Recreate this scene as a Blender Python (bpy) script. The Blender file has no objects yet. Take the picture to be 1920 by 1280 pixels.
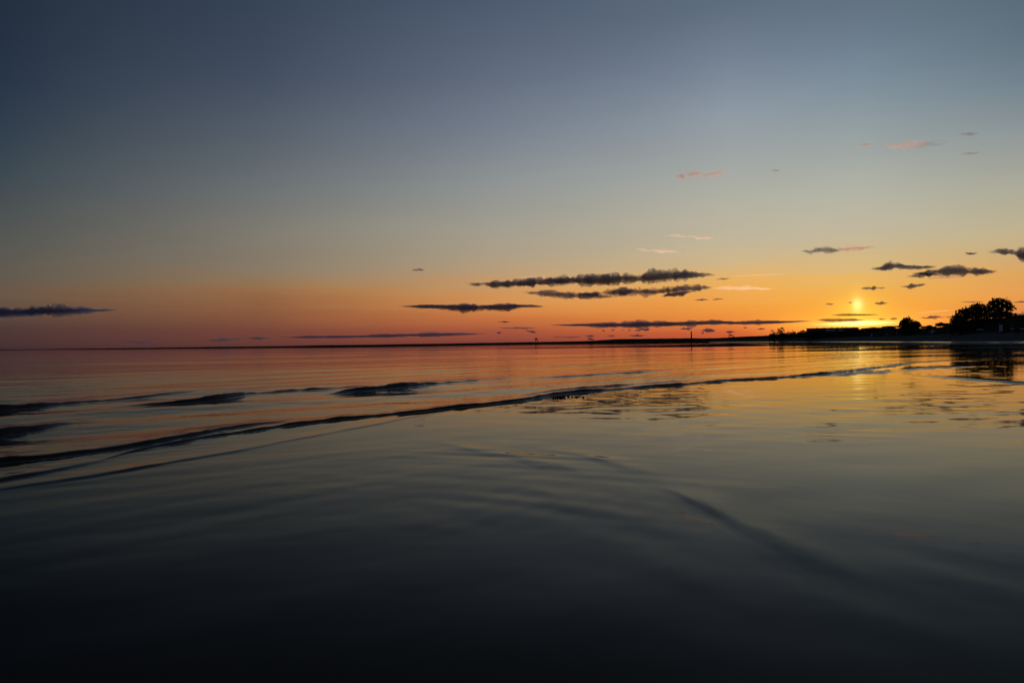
import bpy, math, random
import numpy as np
from mathutils import Matrix, Vector

R = math.radians
random.seed(7)
scene = bpy.context.scene
COL = scene.collection

# ------------------------------------------------------------------ camera
CAM_H = 1.3
F = 1280.0                                   # focal length in photo pixels (24 mm on full frame)
PITCH, ROLL = R(0.20), R(-0.70)
cam = bpy.data.cameras.new('camera')
cam.sensor_width = 36.0
cam.lens = 24.0
cam.clip_start = 0.05
cam.clip_end = 400000.0
cam_ob = bpy.data.objects.new('camera', cam)
COL.objects.link(cam_ob)
CROT = Matrix.Rotation(math.pi / 2 + PITCH, 3, 'X') @ Matrix.Rotation(ROLL, 3, 'Z')
cam_ob.matrix_world = Matrix.Translation((0, 0, CAM_H)) @ CROT.to_4x4()
scene.camera = cam_ob


def ray(x, y):
    """Direction of a photo pixel: (azimuth from +Y to +X, tangent of elevation)."""
    d = CROT @ Vector(((x - 960) / F, -(y - 640) / F, -1.0))
    return math.atan2(d.x, d.y), d.z / math.hypot(d.x, d.y)


def at(x, y, r):
    az, t = ray(x, y)
    return Vector((r * math.sin(az), r * math.cos(az), CAM_H + r * t))


def ground(x, y):
    az, t = ray(x, y)
    r = CAM_H / max(-t, 1e-5)
    return r * math.sin(az), r * math.cos(az)


# ------------------------------------------------------------------ sky, sun, exposure
SUN_AZ = ray(1608, 600)[0]
SUN_EL = R(0.45)


def lin(c):
    out = []
    for v in c:
        v /= 255.0
        out.append(v / 12.92 if v <= 0.04045 else ((v + 0.055) / 1.055) ** 2.4)
    return out


# twilight colours by elevation for five distances in azimuth from the sunset point
SKY = [
    (0.0, 1620, [(0, (98, 115, 131)), (75, (110, 128, 145)), (150, (126, 144, 158)), (250, (151, 163, 165)), (350, (177, 178, 165)),
                 (430, (193, 183, 157)), (490, (213, 184, 130)), (530, (238, 181, 90)), (555, (248, 176, 70)), (590, (252, 172, 58)),
                 (615, (248, 150, 52)), (635, (225, 105, 50))]),
    (9.0, 1420, [(0, (95, 111, 129)), (100, (116, 131, 149)), (200, (141, 154, 165)), (300, (162, 169, 167)), (380, (181, 178, 162)),
                 (450, (194, 181, 153)), (490, (209, 181, 134)), (525, (234, 177, 95)), (570, (243, 160, 69)), (600, (235, 138, 60)),
                 (622, (208, 96, 55)), (640, (180, 74, 52))]),
    (27.0, 960, [(0, (78, 92, 113)), (150, (99, 111, 129)), (250, (121, 131, 144)), (350, (146, 150, 149)), (430, (166, 160, 145)),
                 (490, (178, 160, 132)), (530, (201, 155, 106)), (548, (211, 150, 90)), (570, (214, 142, 78)), (595, (201, 116, 64)), (620, (167, 85, 60)), (642, (126, 64, 55))]),
    (47.0, 480, [(0, (55, 69, 88)), (150, (68, 80, 98)), (250, (86, 96, 108)), (350, (106, 112, 114)), (430, (125, 121, 111)),
                 (500, (135, 122, 104)), (530, (148, 116, 82)), (550, (152, 109, 74)), (585, (139, 91, 63)), (620, (117, 69, 57)), (648, (98, 56, 52))]),
    (63.5, 20, [(0, (35, 47, 63)), (150, (40, 54, 72)), (250, (50, 64, 78)), (330, (62, 74, 82)), (430, (82, 85, 83)),
                (500, (95, 90, 81)), (545, (106, 87, 70)), (585, (97, 75, 62)), (615, (80, 58, 56)), (655, (64, 43, 46))]),
]
world = bpy.data.worlds.new('World')
scene.world = world
world.use_nodes = True
wt = world.node_tree
wt.nodes.clear()


class NT:
    """Small helper for node graphs."""
    def __init__(self, tree):
        self.t = tree

    def n(self, kind, **kw):
        nd = self.t.nodes.new(kind)
        for k, v in kw.items():
            setattr(nd, k, v)
        return nd

    def put(self, sock, v):
        if isinstance(v, bpy.types.NodeSocket):
            self.t.links.new(v, sock)
        elif v is not None:
            sock.default_value = v

    def m(self, op, a, b=None, c=None, clamp=False):
        nd = self.n('ShaderNodeMath', operation=op, use_clamp=clamp)
        for i, v in enumerate((a, b, c)):
            self.put(nd.inputs[i], v)
        return nd.outputs[0]

    def v(self, op, a, b=None):
        nd = self.n('ShaderNodeVectorMath', operation=op)
        self.put(nd.inputs[0], a)
        self.put(nd.inputs[1], b)
        return nd.outputs[0]

    def mix(self, f, a, b, blend='MIX', kind='RGBA'):
        nd = self.n('ShaderNodeMix', data_type=kind, blend_type=blend)
        i = {'RGBA': (0, 6, 7, 2), 'FLOAT': (0, 2, 3, 0)}[kind]
        self.put(nd.inputs[i[0]], f)
        self.put(nd.inputs[i[1]], a)
        self.put(nd.inputs[i[2]], b)
        return nd.outputs[i[3]]

    def rng(self, v, a, b, c=0.0, d=1.0, smooth=False):
        nd = self.n('ShaderNodeMapRange')
        if smooth:
            nd.interpolation_type = 'SMOOTHSTEP'
        self.put(nd.inputs[0], v)
        for i, q in enumerate((a, b, c, d)):
            self.put(nd.inputs[i + 1], q)
        return nd.outputs[0]

    def noise(self, vec, scale, detail=3.0, rough=0.5):
        nd = self.n('ShaderNodeTexNoise')
        self.put(nd.inputs['Vector'], vec)
        nd.inputs['Scale'].default_value = scale
        nd.inputs['Detail'].default_value = detail
        nd.inputs['Roughness'].default_value = rough
        return nd.outputs[0]


def ramp_pos(el_deg):
    return math.sqrt(max(el_deg, 0.0) / 90.0)


W = NT(wt)
tc = W.n('ShaderNodeTexCoord').outputs['Generated']
sep = W.n('ShaderNodeSeparateXYZ')
W.put(sep.inputs[0], tc)
sx, sy, sz = sep.outputs
hlen = W.m('SQRT', W.m('ADD', W.m('MULTIPLY', sx, sx), W.m('ADD', W.m('MULTIPLY', sy, sy), 1e-9)))
cosd = W.m('DIVIDE', W.m('ADD', W.m('MULTIPLY', sx, math.sin(SUN_AZ)), W.m('MULTIPLY', sy, math.cos(SUN_AZ))), hlen)
daz = W.m('MULTIPLY', W.m('ARCCOSINE', W.m('MINIMUM', W.m('MAXIMUM', cosd, -1.0), 1.0)), 180 / math.pi)
el = W.m('MULTIPLY', W.m('ARCTANGENT', W.m('DIVIDE', sz, hlen)), 180 / math.pi)
# thin veils of cirrus make the colour bands uneven near the horizon
veil_v = W.n('ShaderNodeCombineXYZ')
W.put(veil_v.inputs[0], W.m('MULTIPLY', daz, 0.055))
W.put(veil_v.inputs[1], W.m('MULTIPLY', el, 0.9))
veil = W.noise(veil_v.outputs[0], 1.0, 4.0, 0.55)
veil_w = W.rng(el, 1.0, 4.0, 0.0, 1.0, True)
veil_w = W.m('MULTIPLY', veil_w, W.rng(el, 4.5, 9.0, 1.0, 0.0, True))
el_w = W.m('ADD', el, W.m('MULTIPLY', W.m('SUBTRACT', veil, 0.5), W.m('MULTIPLY', veil_w, 2.4)))
pos = W.m('SQRT', W.m('DIVIDE', W.m('MAXIMUM', el_w, 0.0), 90.0))


def ramp(stops):
    nd = W.n('ShaderNodeValToRGB')
    cr = nd.color_ramp
    cr.interpolation = 'LINEAR'
    stops = sorted(stops)
    while len(cr.elements) < len(stops):
        cr.elements.new(0.5)
    for e, (p, c) in zip(cr.elements, stops):
        e.position = p
        e.color = (*c, 1.0)
    W.put(nd.inputs[0], pos)
    return nd.outputs[0]


def band(knots):
    """Sky colour by elevation, blended through columns at growing distance from the sunset point."""
    cur, prev_d = None, None
    for d_az, xc, rows in knots:
        st = []
        for y, c in rows:
            t = ray(xc, y)[1]
            lc = lin(c)
            if y < 330:
                lc[1] *= 0.975
                lc[2] *= 0.965
            st.append((ramp_pos(math.degrees(math.atan(t))), lc))
        top = lin(rows[0][1])
        st.append((ramp_pos(50), [top[0] * 0.62, top[1] * 0.66, top[2] * 0.76]))
        st.append((1.0, [top[0] * 0.45, top[1] * 0.50, top[2] * 0.66]))
        o = ramp(st)
        cur = o if cur is None else W.mix(W.rng(daz, prev_d, d_az), cur, o)
        prev_d = d_az
    return cur, prev_d


# right of the sunset point the sky colours have lens corner darkening mixed in
NORTH = (10.0, 1900, [(0, (92, 110, 124)), (75, (99, 118, 132)), (150, (113, 131, 144)), (250, (143, 153, 155)), (350, (172, 171, 154)), (430, (191, 177, 143)),
                      (480, (207, 170, 118)), (520, (222, 164, 92)), (560, (234, 156, 76)), (590, (222, 132, 70)), (630, (195, 100, 60))])
cur, prev_d = band(SKY)
cur_r, _ = band([SKY[0], NORTH] + SKY[2:])
side = W.m('SUBTRACT', W.m('MULTIPLY', sx, math.cos(SUN_AZ)), W.m('MULTIPLY', sy, math.sin(SUN_AZ)))
cur = W.mix(W.rng(side, -0.03, 0.03, 0.0, 1.0, True), cur, cur_r)
anti = ramp([(0.0, lin((40, 36, 44))), (ramp_pos(6), lin((46, 44, 54))), (ramp_pos(15), lin((36, 44, 58))), (ramp_pos(40), lin((34, 44, 62))), (1.0, lin((36, 47, 68)))])
cur = W.mix(W.rng(daz, prev_d, 120.0), cur, anti)


def gauss(sig_az, el0, sig_el, amp):
    a = W.m('DIVIDE', daz, sig_az)
    b = W.m('DIVIDE', W.m('SUBTRACT', el, el0), sig_el)
    e = W.m('MULTIPLY', W.m('ADD', W.m('MULTIPLY', a, a), W.m('MULTIPLY', b, b)), -1.0)
    return W.m('MULTIPLY', W.m('EXPONENT', e), amp)


EL_PIL = math.degrees(math.atan(ray(1608, 571)[1]))
EL_GAP = math.degrees(math.atan(ray(1608, 606)[1]))


def glow(c, *g):
    global cur
    col = W.n('ShaderNodeVectorMath', operation='SCALE')
    col.inputs[0].default_value = c
    W.put(col.inputs['Scale'], gauss(*g))
    cur = W.mix(1.0, cur, col.outputs[0], 'ADD')


glow((1.0, 0.40, 0.03), 6.0, 1.0, 1.2, 0.24)            # wide glow over the sunset point
glow((0.4, 0.60, 0.05), 1.7, 2.1, 1.2, 0.27)            # yellow halo
glow((1.0, 0.92, 0.50), 0.32, EL_PIL, 0.44, 0.46)       # bright spot of the light pillar
glow((1.0, 0.70, 0.20), 0.45, EL_PIL - 0.3, 1.2, 0.14)  # the pillar
glow((1.0, 0.80, 0.34), 1.9, EL_GAP, 0.15, 1.5)         # bright gap under the cloud bank
glow((1.0, 0.42, 0.04), 4.5, EL_GAP - 0.1, 0.55, 0.42)
# faint uneven high haze
hz_v = W.n('ShaderNodeCombineXYZ')
W.put(hz_v.inputs[0], W.m('MULTIPLY', daz, 0.05))
W.put(hz_v.inputs[1], W.m('MULTIPLY', el, 0.16))
hz = W.noise(hz_v.outputs[0], 1.0, 5.0, 0.6)
hz_s = W.n('ShaderNodeVectorMath', operation='SCALE')
W.put(hz_s.inputs[0], cur)
W.put(hz_s.inputs['Scale'], W.rng(hz, 0.25, 0.75, 0.965, 1.035))
cur = hz_s.outputs[0]
bg = W.n('ShaderNodeBackground')
W.put(bg.inputs[0], cur)
bg.inputs[1].default_value = 1.0
wo = W.n('ShaderNodeOutputWorld')
wt.links.new(bg.outputs[0], wo.inputs[0])

sun = bpy.data.lights.new('sun', 'SUN')
sun.energy = 2.5
sun.angle = R(0.53)
sun.color = (1.0, 0.56, 0.38)
sun_ob = bpy.data.objects.new('sun', sun)
sd = Vector((math.sin(SUN_AZ) * math.cos(SUN_EL), math.cos(SUN_AZ) * math.cos(SUN_EL), math.sin(SUN_EL)))
sun_ob.rotation_euler = sd.to_track_quat('Z', 'Y').to_euler()
sun_ob.location = (0, 0, 50)
COL.objects.link(sun_ob)

scene.view_settings.view_transform = 'Standard'
scene.view_settings.look = 'None'
scene.view_settings.exposure = 0.0
scene.view_settings.gamma = 1.0
scene.view_settings.use_curve_mapping = False
scene.cycles.use_denoising = True
scene.cycles.max_bounces = 6
scene.cycles.transparent_max_bounces = 40
scene.cycles.sample_clamp_indirect = 4.0

# ------------------------------------------------------------------ helpers


def tag(o, label=None, cat=None, group=None, kind=None):
    if label:
        o['label'] = label
    if cat:
        o['category'] = cat
    if group:
        o['group'] = group
    if kind:
        o['kind'] = kind
    return o


def mesh_np(name, V, Q, mat=None, parent=None, smooth=True, attrs=None):
    """Mesh object from arrays of vertices and quads (or triangles)."""
    V = np.asarray(V, np.float32)
    Q = np.asarray(Q, np.int32)
    k = Q.shape[1]
    me = bpy.data.meshes.new(name)
    me.vertices.add(len(V))
    me.vertices.foreach_set('co', V.ravel())
    me.loops.add(Q.size)
    me.loops.foreach_set('vertex_index', Q.ravel())
    me.polygons.add(len(Q))
    me.polygons.foreach_set('loop_start', np.arange(0, Q.size, k, dtype=np.int32))
    me.polygons.foreach_set('loop_total', np.full(len(Q), k, np.int32))
    me.polygons.foreach_set('use_smooth', np.full(len(Q), smooth))
    for an, av in (attrs or {}).items():
        me.attributes.new(an, 'FLOAT', 'POINT').data.foreach_set('value', np.asarray(av, np.float32).ravel())
    me.update(calc_edges=True)
    me.validate()
    if mat:
        me.materials.append(mat)
    o = bpy.data.objects.new(name, me)
    COL.objects.link(o)
    if parent:
        o.parent = parent
    return o


def grid_quads(nr, nc):
    i = np.arange(nr * nc).reshape(nr, nc)
    return np.stack([i[:-1, :-1], i[:-1, 1:], i[1:, 1:], i[1:, :-1]], -1).reshape(-1, 4)


def empty(name, loc, rz=0.0):
    o = bpy.data.objects.new(name, None)
    o.location = loc
    o.rotation_euler.z = rz
    o.empty_display_size = 0.2
    COL.objects.link(o)
    return o


class MB:
    """Collects boxes, bars and tubes into one mesh."""
    def __init__(self):
        self.v, self.f = [], []

    def hexa(self, p):
        b = len(self.v)
        self.v += [tuple(q) for q in p]
        for f in ((0, 3, 2, 1), (4, 5, 6, 7), (0, 1, 5, 4), (1, 2, 6, 5), (2, 3, 7, 6), (3, 0, 4, 7)):
            self.f.append(tuple(b + i for i in f))
        return self

    def box(self, x0, x1, y0, y1, z0, z1):
        return self.hexa([(x0, y0, z0), (x1, y0, z0), (x1, y1, z0), (x0, y1, z0), (x0, y0, z1), (x1, y0, z1), (x1, y1, z1), (x0, y1, z1)])

    def tube(self, pts, rad, n=7):
        pts = [Vector(p) for p in pts]
        b = len(self.v)
        for i, p in enumerate(pts):
            d = (pts[min(i + 1, len(pts) - 1)] - pts[max(i - 1, 0)]).normalized()
            a = d.orthogonal().normalized()
            c = d.cross(a)
            r = rad[i] if isinstance(rad, (list, tuple)) else rad
            for k in range(n):
                t = 2 * math.pi * k / n
                self.v.append(tuple(p + (a * math.cos(t) + c * math.sin(t)) * r))
        for i in range(len(pts) - 1):
            for k in range(n):
                k2 = (k + 1) % n
                self.f.append((b + i * n + k, b + i * n + k2, b + (i + 1) * n + k2, b + (i + 1) * n + k))
        self.f.append(tuple(b + k for k in range(n))[::-1])
        self.f.append(tuple(b + (len(pts) - 1) * n + k for k in range(n)))
        return self

    def build(self, name, mat, parent=None, smooth=False):
        me = bpy.data.meshes.new(name)
        me.from_pydata(self.v, [], self.f)
        me.update()
        me.materials.append(mat)
        if smooth:
            me.polygons.foreach_set('use_smooth', [True] * len(me.polygons))
        o = bpy.data.objects.new(name, me)
        COL.objects.link(o)
        if parent:
            o.parent = parent
        return o


def hash2(ix, iy, seed):
    h = (ix.astype(np.int64) * 374761393 + iy.astype(np.int64) * 668265263 + seed * 974711) & 0x7fffffff
    h = ((h ^ (h >> 13)) * 1274126177) & 0x7fffffff
    h = h ^ (h >> 16)
    return (h & 0xffff) / 65535.0


def vnoise(x, y, seed=0):
    x, y = np.broadcast_arrays(np.asarray(x, float), np.asarray(y, float))
    ix, iy = np.floor(x), np.floor(y)
    fx, fy = x - ix, y - iy
    fx = fx * fx * fx * (fx * (fx * 6 - 15) + 10)
    fy = fy * fy * fy * (fy * (fy * 6 - 15) + 10)
    a, b = hash2(ix, iy, seed), hash2(ix + 1, iy, seed)
    c, d = hash2(ix, iy + 1, seed), hash2(ix + 1, iy + 1, seed)
    return (a + (b - a) * fx) * (1 - fy) + (c + (d - c) * fx) * fy


def fbm(x, y, seed=0, oct=4, gain=0.5):
    s, a, tot = 0.0, 1.0, 0.0
    for k in range(oct):
        s = s + a * vnoise(x * 2 ** k, y * 2 ** k, seed + 17 * k)
        tot += a
        a *= gain
    return s / tot


# ------------------------------------------------------------------ materials
def new_mat(name):
    m = bpy.data.materials.new(name)
    m.use_nodes = True
    m.node_tree.nodes.clear()
    return m, NT(m.node_tree)


def pbr(name, color, rough=0.8, var=0.25, scale=3.0, spec=0.3, bump=0.0):
    m, g = new_mat(name)
    b = g.n('ShaderNodeBsdfPrincipled')
    co = g.n('ShaderNodeTexCoord').outputs['Object']
    nz = g.noise(co, scale, 4.0)
    dark = [c * (1 - var) for c in color] + [1]
    lite = [min(1, c * (1 + var)) for c in color] + [1]
    g.put(b.inputs['Base Color'], g.mix(nz, dark, lite))
    b.inputs['Roughness'].default_value = rough
    b.inputs['Specular IOR Level'].default_value = spec
    if bump:
        bp = g.n('ShaderNodeBump')
        bp.inputs['Distance'].default_value = bump
        g.put(bp.inputs['Height'], nz)
        m.node_tree.links.new(bp.outputs[0], b.inputs['Normal'])
    o = g.n('ShaderNodeOutputMaterial')
    m.node_tree.links.new(b.outputs[0], o.inputs[0])
    return m


M_WOOD = pbr('dark_timber', (0.05, 0.04, 0.03), 0.8)
M_CONC = pbr('dark_brick', (0.07, 0.05, 0.045), 0.85)
M_WHITE = pbr('white_paint', (0.75, 0.75, 0.73), 0.5, 0.06)
M_BLUE = pbr('blue_paint', (0.06, 0.09, 0.18), 0.5, 0.1)
M_GREYP = pbr('grey_paint', (0.18, 0.19, 0.20), 0.6, 0.1)
M_WALL = pbr('dark_render', (0.06, 0.055, 0.06), 0.8, 0.1)
M_PALE = pbr('pale_render', (0.72, 0.70, 0.74), 0.8, 0.06)
M_ROOF = pbr('roof_felt', (0.04, 0.04, 0.045), 0.9)
M_GLASS = pbr('window_glass', (0.02, 0.022, 0.03), 0.1, 0.1, spec=0.6)
M_BARK = pbr('bark', (0.035, 0.027, 0.02), 0.9, 0.3, 6.0)
M_LEAF = pbr('leaf', (0.045, 0.06, 0.025), 0.7, 0.35, 1.5, 0.2)
M_LEAF2 = pbr('bush_leaf', (0.04, 0.05, 0.028), 0.7, 0.35, 1.5, 0.2)
M_BAR = pbr('damp_sand', (0.045, 0.042, 0.038), 0.95, 0.25, 0.6, 0.0)
M_WEED = pbr('seaweed', (0.02, 0.018, 0.012), 0.35, 0.3, 20.0, 0.5)
M_FAR = pbr('wooded_shore', (0.035, 0.042, 0.03), 0.9, 0.3, 0.02, 0.0)

# land: grass above, dry sand on the beach, smooth wet sand by the water
M_LAND, g = new_mat('beach_and_dune')
b = g.n('ShaderNodeBsdfPrincipled')
geo = g.n('ShaderNodeNewGeometry')
sp = g.n('ShaderNodeSeparateXYZ')
g.put(sp.inputs[0], geo.outputs['Position'])
nz = g.noise(geo.outputs['Position'], 0.35, 4.0)
zz = g.m('ADD', sp.outputs[2], g.m('MULTIPLY', g.m('SUBTRACT', nz, 0.5), 0.5))
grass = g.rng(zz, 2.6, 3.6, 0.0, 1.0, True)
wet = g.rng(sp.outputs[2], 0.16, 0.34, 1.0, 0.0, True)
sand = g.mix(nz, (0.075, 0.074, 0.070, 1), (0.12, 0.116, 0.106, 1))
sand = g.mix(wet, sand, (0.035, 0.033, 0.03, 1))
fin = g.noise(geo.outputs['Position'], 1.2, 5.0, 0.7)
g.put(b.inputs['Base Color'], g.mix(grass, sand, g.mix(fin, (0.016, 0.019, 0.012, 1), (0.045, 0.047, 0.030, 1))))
g.put(b.inputs['Roughness'], g.mix(wet, 0.9, 0.16, kind='FLOAT'))
g.put(b.inputs['Specular IOR Level'], g.mix(wet, 0.0, 0.5, kind='FLOAT'))
o = g.n('ShaderNodeOutputMaterial')
M_LAND.node_tree.links.new(b.outputs[0], o.inputs[0])

# water
M_SEA, g = new_mat('sea_water')
b = g.n('ShaderNodeBsdfPrincipled')
b.inputs['Base Color'].default_value = (0.030, 0.022, 0.011, 1)
b.inputs['IOR'].default_value = 1.125
b.inputs['Roughness'].default_value = 0.03
b.inputs['Specular Tint'].default_value = (1.0, 0.955, 0.88, 1)
at_n = g.n('ShaderNodeAttribute', attribute_name='chop')
chop = at_n.outputs['Fac']
geo = g.n('ShaderNodeNewGeometry')
mp = g.n('ShaderNodeMapping')
mp.inputs['Rotation'].default_value = (0, 0, R(-38))
mp.inputs['Scale'].default_value = (0.40, 1.0, 1.0)
g.put(mp.inputs[0], geo.outputs['Position'])
n1 = g.noise(mp.outputs[0], 5.0, 3.0, 0.55)
mp2 = g.n('ShaderNodeMapping')
mp2.inputs['Rotation'].default_value = (0, 0, R(-20))
mp2.inputs['Scale'].default_value = (0.22, 1.0, 1.0)
g.put(mp2.inputs[0], geo.outputs['Position'])
n2 = g.noise(mp2.outputs[0], 1.1, 2.0, 0.5)
hgt = g.m('ADD', g.m('MULTIPLY', n1, 0.010), g.m('MULTIPLY', n2, 0.035))
bp = g.n('ShaderNodeBump')
bp.inputs['Distance'].default_value = 1.0
g.put(bp.inputs['Strength'], 1.0)
g.put(bp.inputs['Height'], g.m('MULTIPLY', hgt, chop))
M_SEA.node_tree.links.new(bp.outputs[0], b.inputs['Normal'])
o = g.n('ShaderNodeOutputMaterial')
M_SEA.node_tree.links.new(b.outputs[0], o.inputs[0])

# cloud: water droplets filling the shape; the skin itself is all but clear
_cloud_mats = {}


def cloud_mat(sigma, warm=False):
    q = round(math.log(sigma) * 4)
    if (q, warm) in _cloud_mats:
        return _cloud_mats[(q, warm)]
    sigma = math.exp(q / 4)
    m, g = new_mat('cloud_vapour')
    tr = g.n('ShaderNodeBsdfTransparent')
    df = g.n('ShaderNodeBsdfTranslucent')
    df.inputs['Color'].default_value = (0.7, 0.7, 0.72, 1)
    mx = g.n('ShaderNodeMixShader')
    mx.inputs[0].default_value = 0.012
    g.t.links.new(tr.outputs[0], mx.inputs[1])
    g.t.links.new(df.outputs[0], mx.inputs[2])
    tint = {False: (0.26, 0.38, 0.74, 1), True: (0.95, 0.76, 0.72, 1), 'red': (0.92, 0.34, 0.26, 1), 'ice': (0.97, 0.97, 0.90, 1)}[warm]  # droplet colour carries sunset pink and red, and bluish air-light on dark clouds
    vs = g.n('ShaderNodeVolumeScatter')
    vs.inputs['Color'].default_value = tint
    vs.inputs['Density'].default_value = sigma
    vs.inputs['Anisotropy'].default_value = {True: 0.45, 'ice': 0.6}.get(warm, 0.0)
    va = g.n('ShaderNodeVolumeAbsorption')
    va.inputs['Color'].default_value = tint
    va.inputs['Density'].default_value = sigma
    ad = g.n('ShaderNodeAddShader')
    g.t.links.new(vs.outputs[0], ad.inputs[0])
    g.t.links.new(va.outputs[0], ad.inputs[1])
    o = g.n('ShaderNodeOutputMaterial')
    g.t.links.new(mx.outputs[0], o.inputs[0])
    g.t.links.new(ad.outputs[0], o.inputs[1])
    _cloud_mats[(q, warm)] = m
    return m


# ------------------------------------------------------------------ sea
def poly(px):
    """Photo pixels of the foot of a wave -> sorted ground line with heights."""
    g_ = [(*ground(x, y), h) for x, y, h in px]
    g_.sort()
    a = np.array(g_)
    return a[:, 0], a[:, 1], a[:, 2]


WAVES = [  # (pixel x, pixel y of the foot, height m), front width, back width
    ([(-700, 985, .07), (-300, 922, .065), (0, 872, .06), (100, 862, .055), (200, 846, .052), (300, 829, .05), (420, 807, .045), (500, 795, .036), (540, 790, .012), (570, 787, 0)], .085, .6),
    ([(180, 870, 0), (250, 853, .02), (300, 842, .036), (420, 819, .04), (500, 806, .042), (560, 797, .046), (640, 786, .05), (720, 779, .045), (800, 770, .042), (900, 759, .046), (960, 753, .055),
      (1040, 742, .055), (1110, 734, .05), (1190, 728, .048), (1270, 722, .05), (1350, 715, .052), (1450, 709, .055), (1550, 701, .06), (1630, 692, .06), (1705, 681, .05), (1780, 677, 0)], .06, .6),
    ([(960, 748, 0), (1020, 738, .04), (1100, 728, .05), (1200, 720, .045), (1262, 714, .03), (1300, 713, 0)], .08, .5),
    ([(160, 770, 0), (265, 760, .035), (320, 757, .10), (380, 753, .125), (440, 747, .115), (500, 739, .075), (600, 729, .05), (720, 721, 0)], .15, 1.1),
    ([(620, 742, 0), (660, 737, .09), (720, 733, .13), (770, 728, .12), (830, 721, .07), (900, 714, .035), (1000, 709, .02), (1100, 705, .035), (1200, 699, .04), (1290, 694, 0)], .17, 1.2),
    ([(-500, 800, .11), (-100, 778, .13), (0, 772, .12), (60, 767, .10), (140, 757, .055), (300, 742, .03), (420, 731, 0)], .17, 1.1),
    ([(-500, 875, .07), (-100, 830, .09), (0, 817, .085), (70, 808, .075), (130, 798, .04), (220, 790, .0)], .15, .8),
    ([(-500, 1010, .03), (0, 905, .03), (70, 893, .028), (130, 882, .02), (200, 866, 0)], .10, .4),
    ([(-200, 965, .0), (0, 925, .005), (100, 907, .008), (250, 879, .014), (400, 852, .012), (500, 833, .006), (600, 814, .010), (700, 797, .008), (850, 769, .005), (900, 761, 0)], .08, .3),
    ([(1210, 908, 0), (1285, 928, .008), (1340, 950, .013), (1400, 978, .010), (1480, 1022, .006), (1620, 1110, 0)], .12, .22),
    ([(800, 836, 0), (900, 851, .006), (1000, 870, .007), (1060, 886, .005), (1130, 908, 0)], .14, .25),
    ([(1000, 846, 0), (1080, 858, .005), (1150, 874, .006), (1230, 898, 0)], .14, .25),
    ([(900, 905, 0), (990, 925, .005), (1080, 950, .005), (1160, 985, 0)], .13, .25),
    ([(1480, 708, 0), (1560, 706, .03), (1640, 700, .045), (1700, 694, .045), (1790, 689, .03), (1860, 687, 0)], .12, .7),
    ([(1700, 702, 0), (1790, 712, .03), (1850, 716, .035), (1960, 722, .03), (2100, 728, 0)], .14, .5),
]
f1 = 1024 / 1920 * F
dv = np.concatenate([np.linspace(1300, 420, 50, endpoint=False), np.linspace(420, 60, 380, endpoint=False), np.linspace(60, 4, 150, endpoint=False)])
rad = np.concatenate([f1 * CAM_H / dv, np.geomspace(f1 * CAM_H / 4, 200000, 50)])
tt = np.concatenate([np.tan(np.radians(np.linspace(-85, -43, 50, endpoint=False))), np.linspace(np.tan(R(-43)), np.tan(R(43)), 960), np.tan(np.radians(np.linspace(43, 85, 51)[1:]))])
azs = np.arctan(tt)
# rows run across the view at equal depth in the middle and bend round at the sides; extra rows follow every wave crest
RR = rad[:, None] / np.cos(np.clip(azs, R(-45), R(45)))[None, :]


def soft(a, n):
    """Running mean that keeps the ends."""
    for _ in range(2):
        a = np.convolve(np.pad(a, n // 2, 'edge'), np.ones(n) / n, 'valid')
    return a


lines, extra = [], []
for k, (px, wf, wb) in enumerate(WAVES):
    g_ = np.array([(*ground(x, y), h) for x, y, h in px])
    ga = np.arctan2(g_[:, 0], g_[:, 1])
    gr = np.hypot(g_[:, 0], g_[:, 1])
    o_ = np.argsort(ga)
    ga, gr, gh = ga[o_], gr[o_], g_[o_, 2]
    rc = 1 / soft(np.interp(azs, ga, 1 / gr), 13)
    xc, yc_ = rc * np.sin(azs), rc * np.cos(azs)
    dx, dy = np.gradient(xc), np.gradient(yc_)
    ln = np.hypot(dx, dy)
    nx_, ny_ = -dy / ln, dx / ln                     # wave normal, pointing out to sea
    cs = soft(np.clip(nx_ * np.sin(azs) + ny_ * np.cos(azs), 0.35, 1), 25)
    arc = np.cumsum(ln)
    wob = (fbm(arc * 0.5, arc * 0 + 3.3, 50 + k, 4, 0.38) - 0.5) * 0.9 * min(1.0, wf / 0.12)
    rc = rc + (wob + 1.3 * wf) / cs
    h = soft(np.interp(azs, ga, gh, left=0, right=0), 15) * 1.2 * np.clip(0.2 + 1.25 * fbm(arc * 0.45, arc * 0 + 8.1, 80 + k, 3, 0.5) + 0.6 * (fbm(arc * 2.2, arc * 0 + 1.1, 180 + k, 3, 0.5) - 0.4), 0.15, 2)
    lines.append((rc, cs, h, arc))
    off = np.concatenate([np.array([-3.2, -2.4, -1.9, -1.5, -1.2, -.95, -.75, -.55, -.38, -.22, -.08]) * wf, np.array([.05, .14, .3, .6]) * wb])
    extra.append(rc[None, :] + off[:, None] / cs[None, :])
RR = np.sort(np.concatenate([RR] + extra, 0), axis=0)
RR = np.maximum.accumulate(RR + np.arange(len(RR))[:, None] * 1e-4, 0)
X = RR * np.sin(azs)[None, :]
Y = RR * np.cos(azs)[None, :]
Z = np.zeros_like(X)
lefty = 1 / (1 + np.exp(azs / 0.15))[None, :]
fade = np.clip(1.15 - RR / 90, 0.22 + 0.25 * lefty, 1) * np.clip((400 - RR) / 200, 0, 1)

# seaward of the main breaking line
rc0 = np.maximum(lines[0][0] * (azs < ray(540, 800)[0]), lines[1][0] * (azs >= ray(540, 800)[0]))
sea_s = (RR - rc0[None, :]) * 0.75
sea_m = 1 / (1 + np.exp(-np.clip(sea_s / 0.4, -30, 30)))

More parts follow.
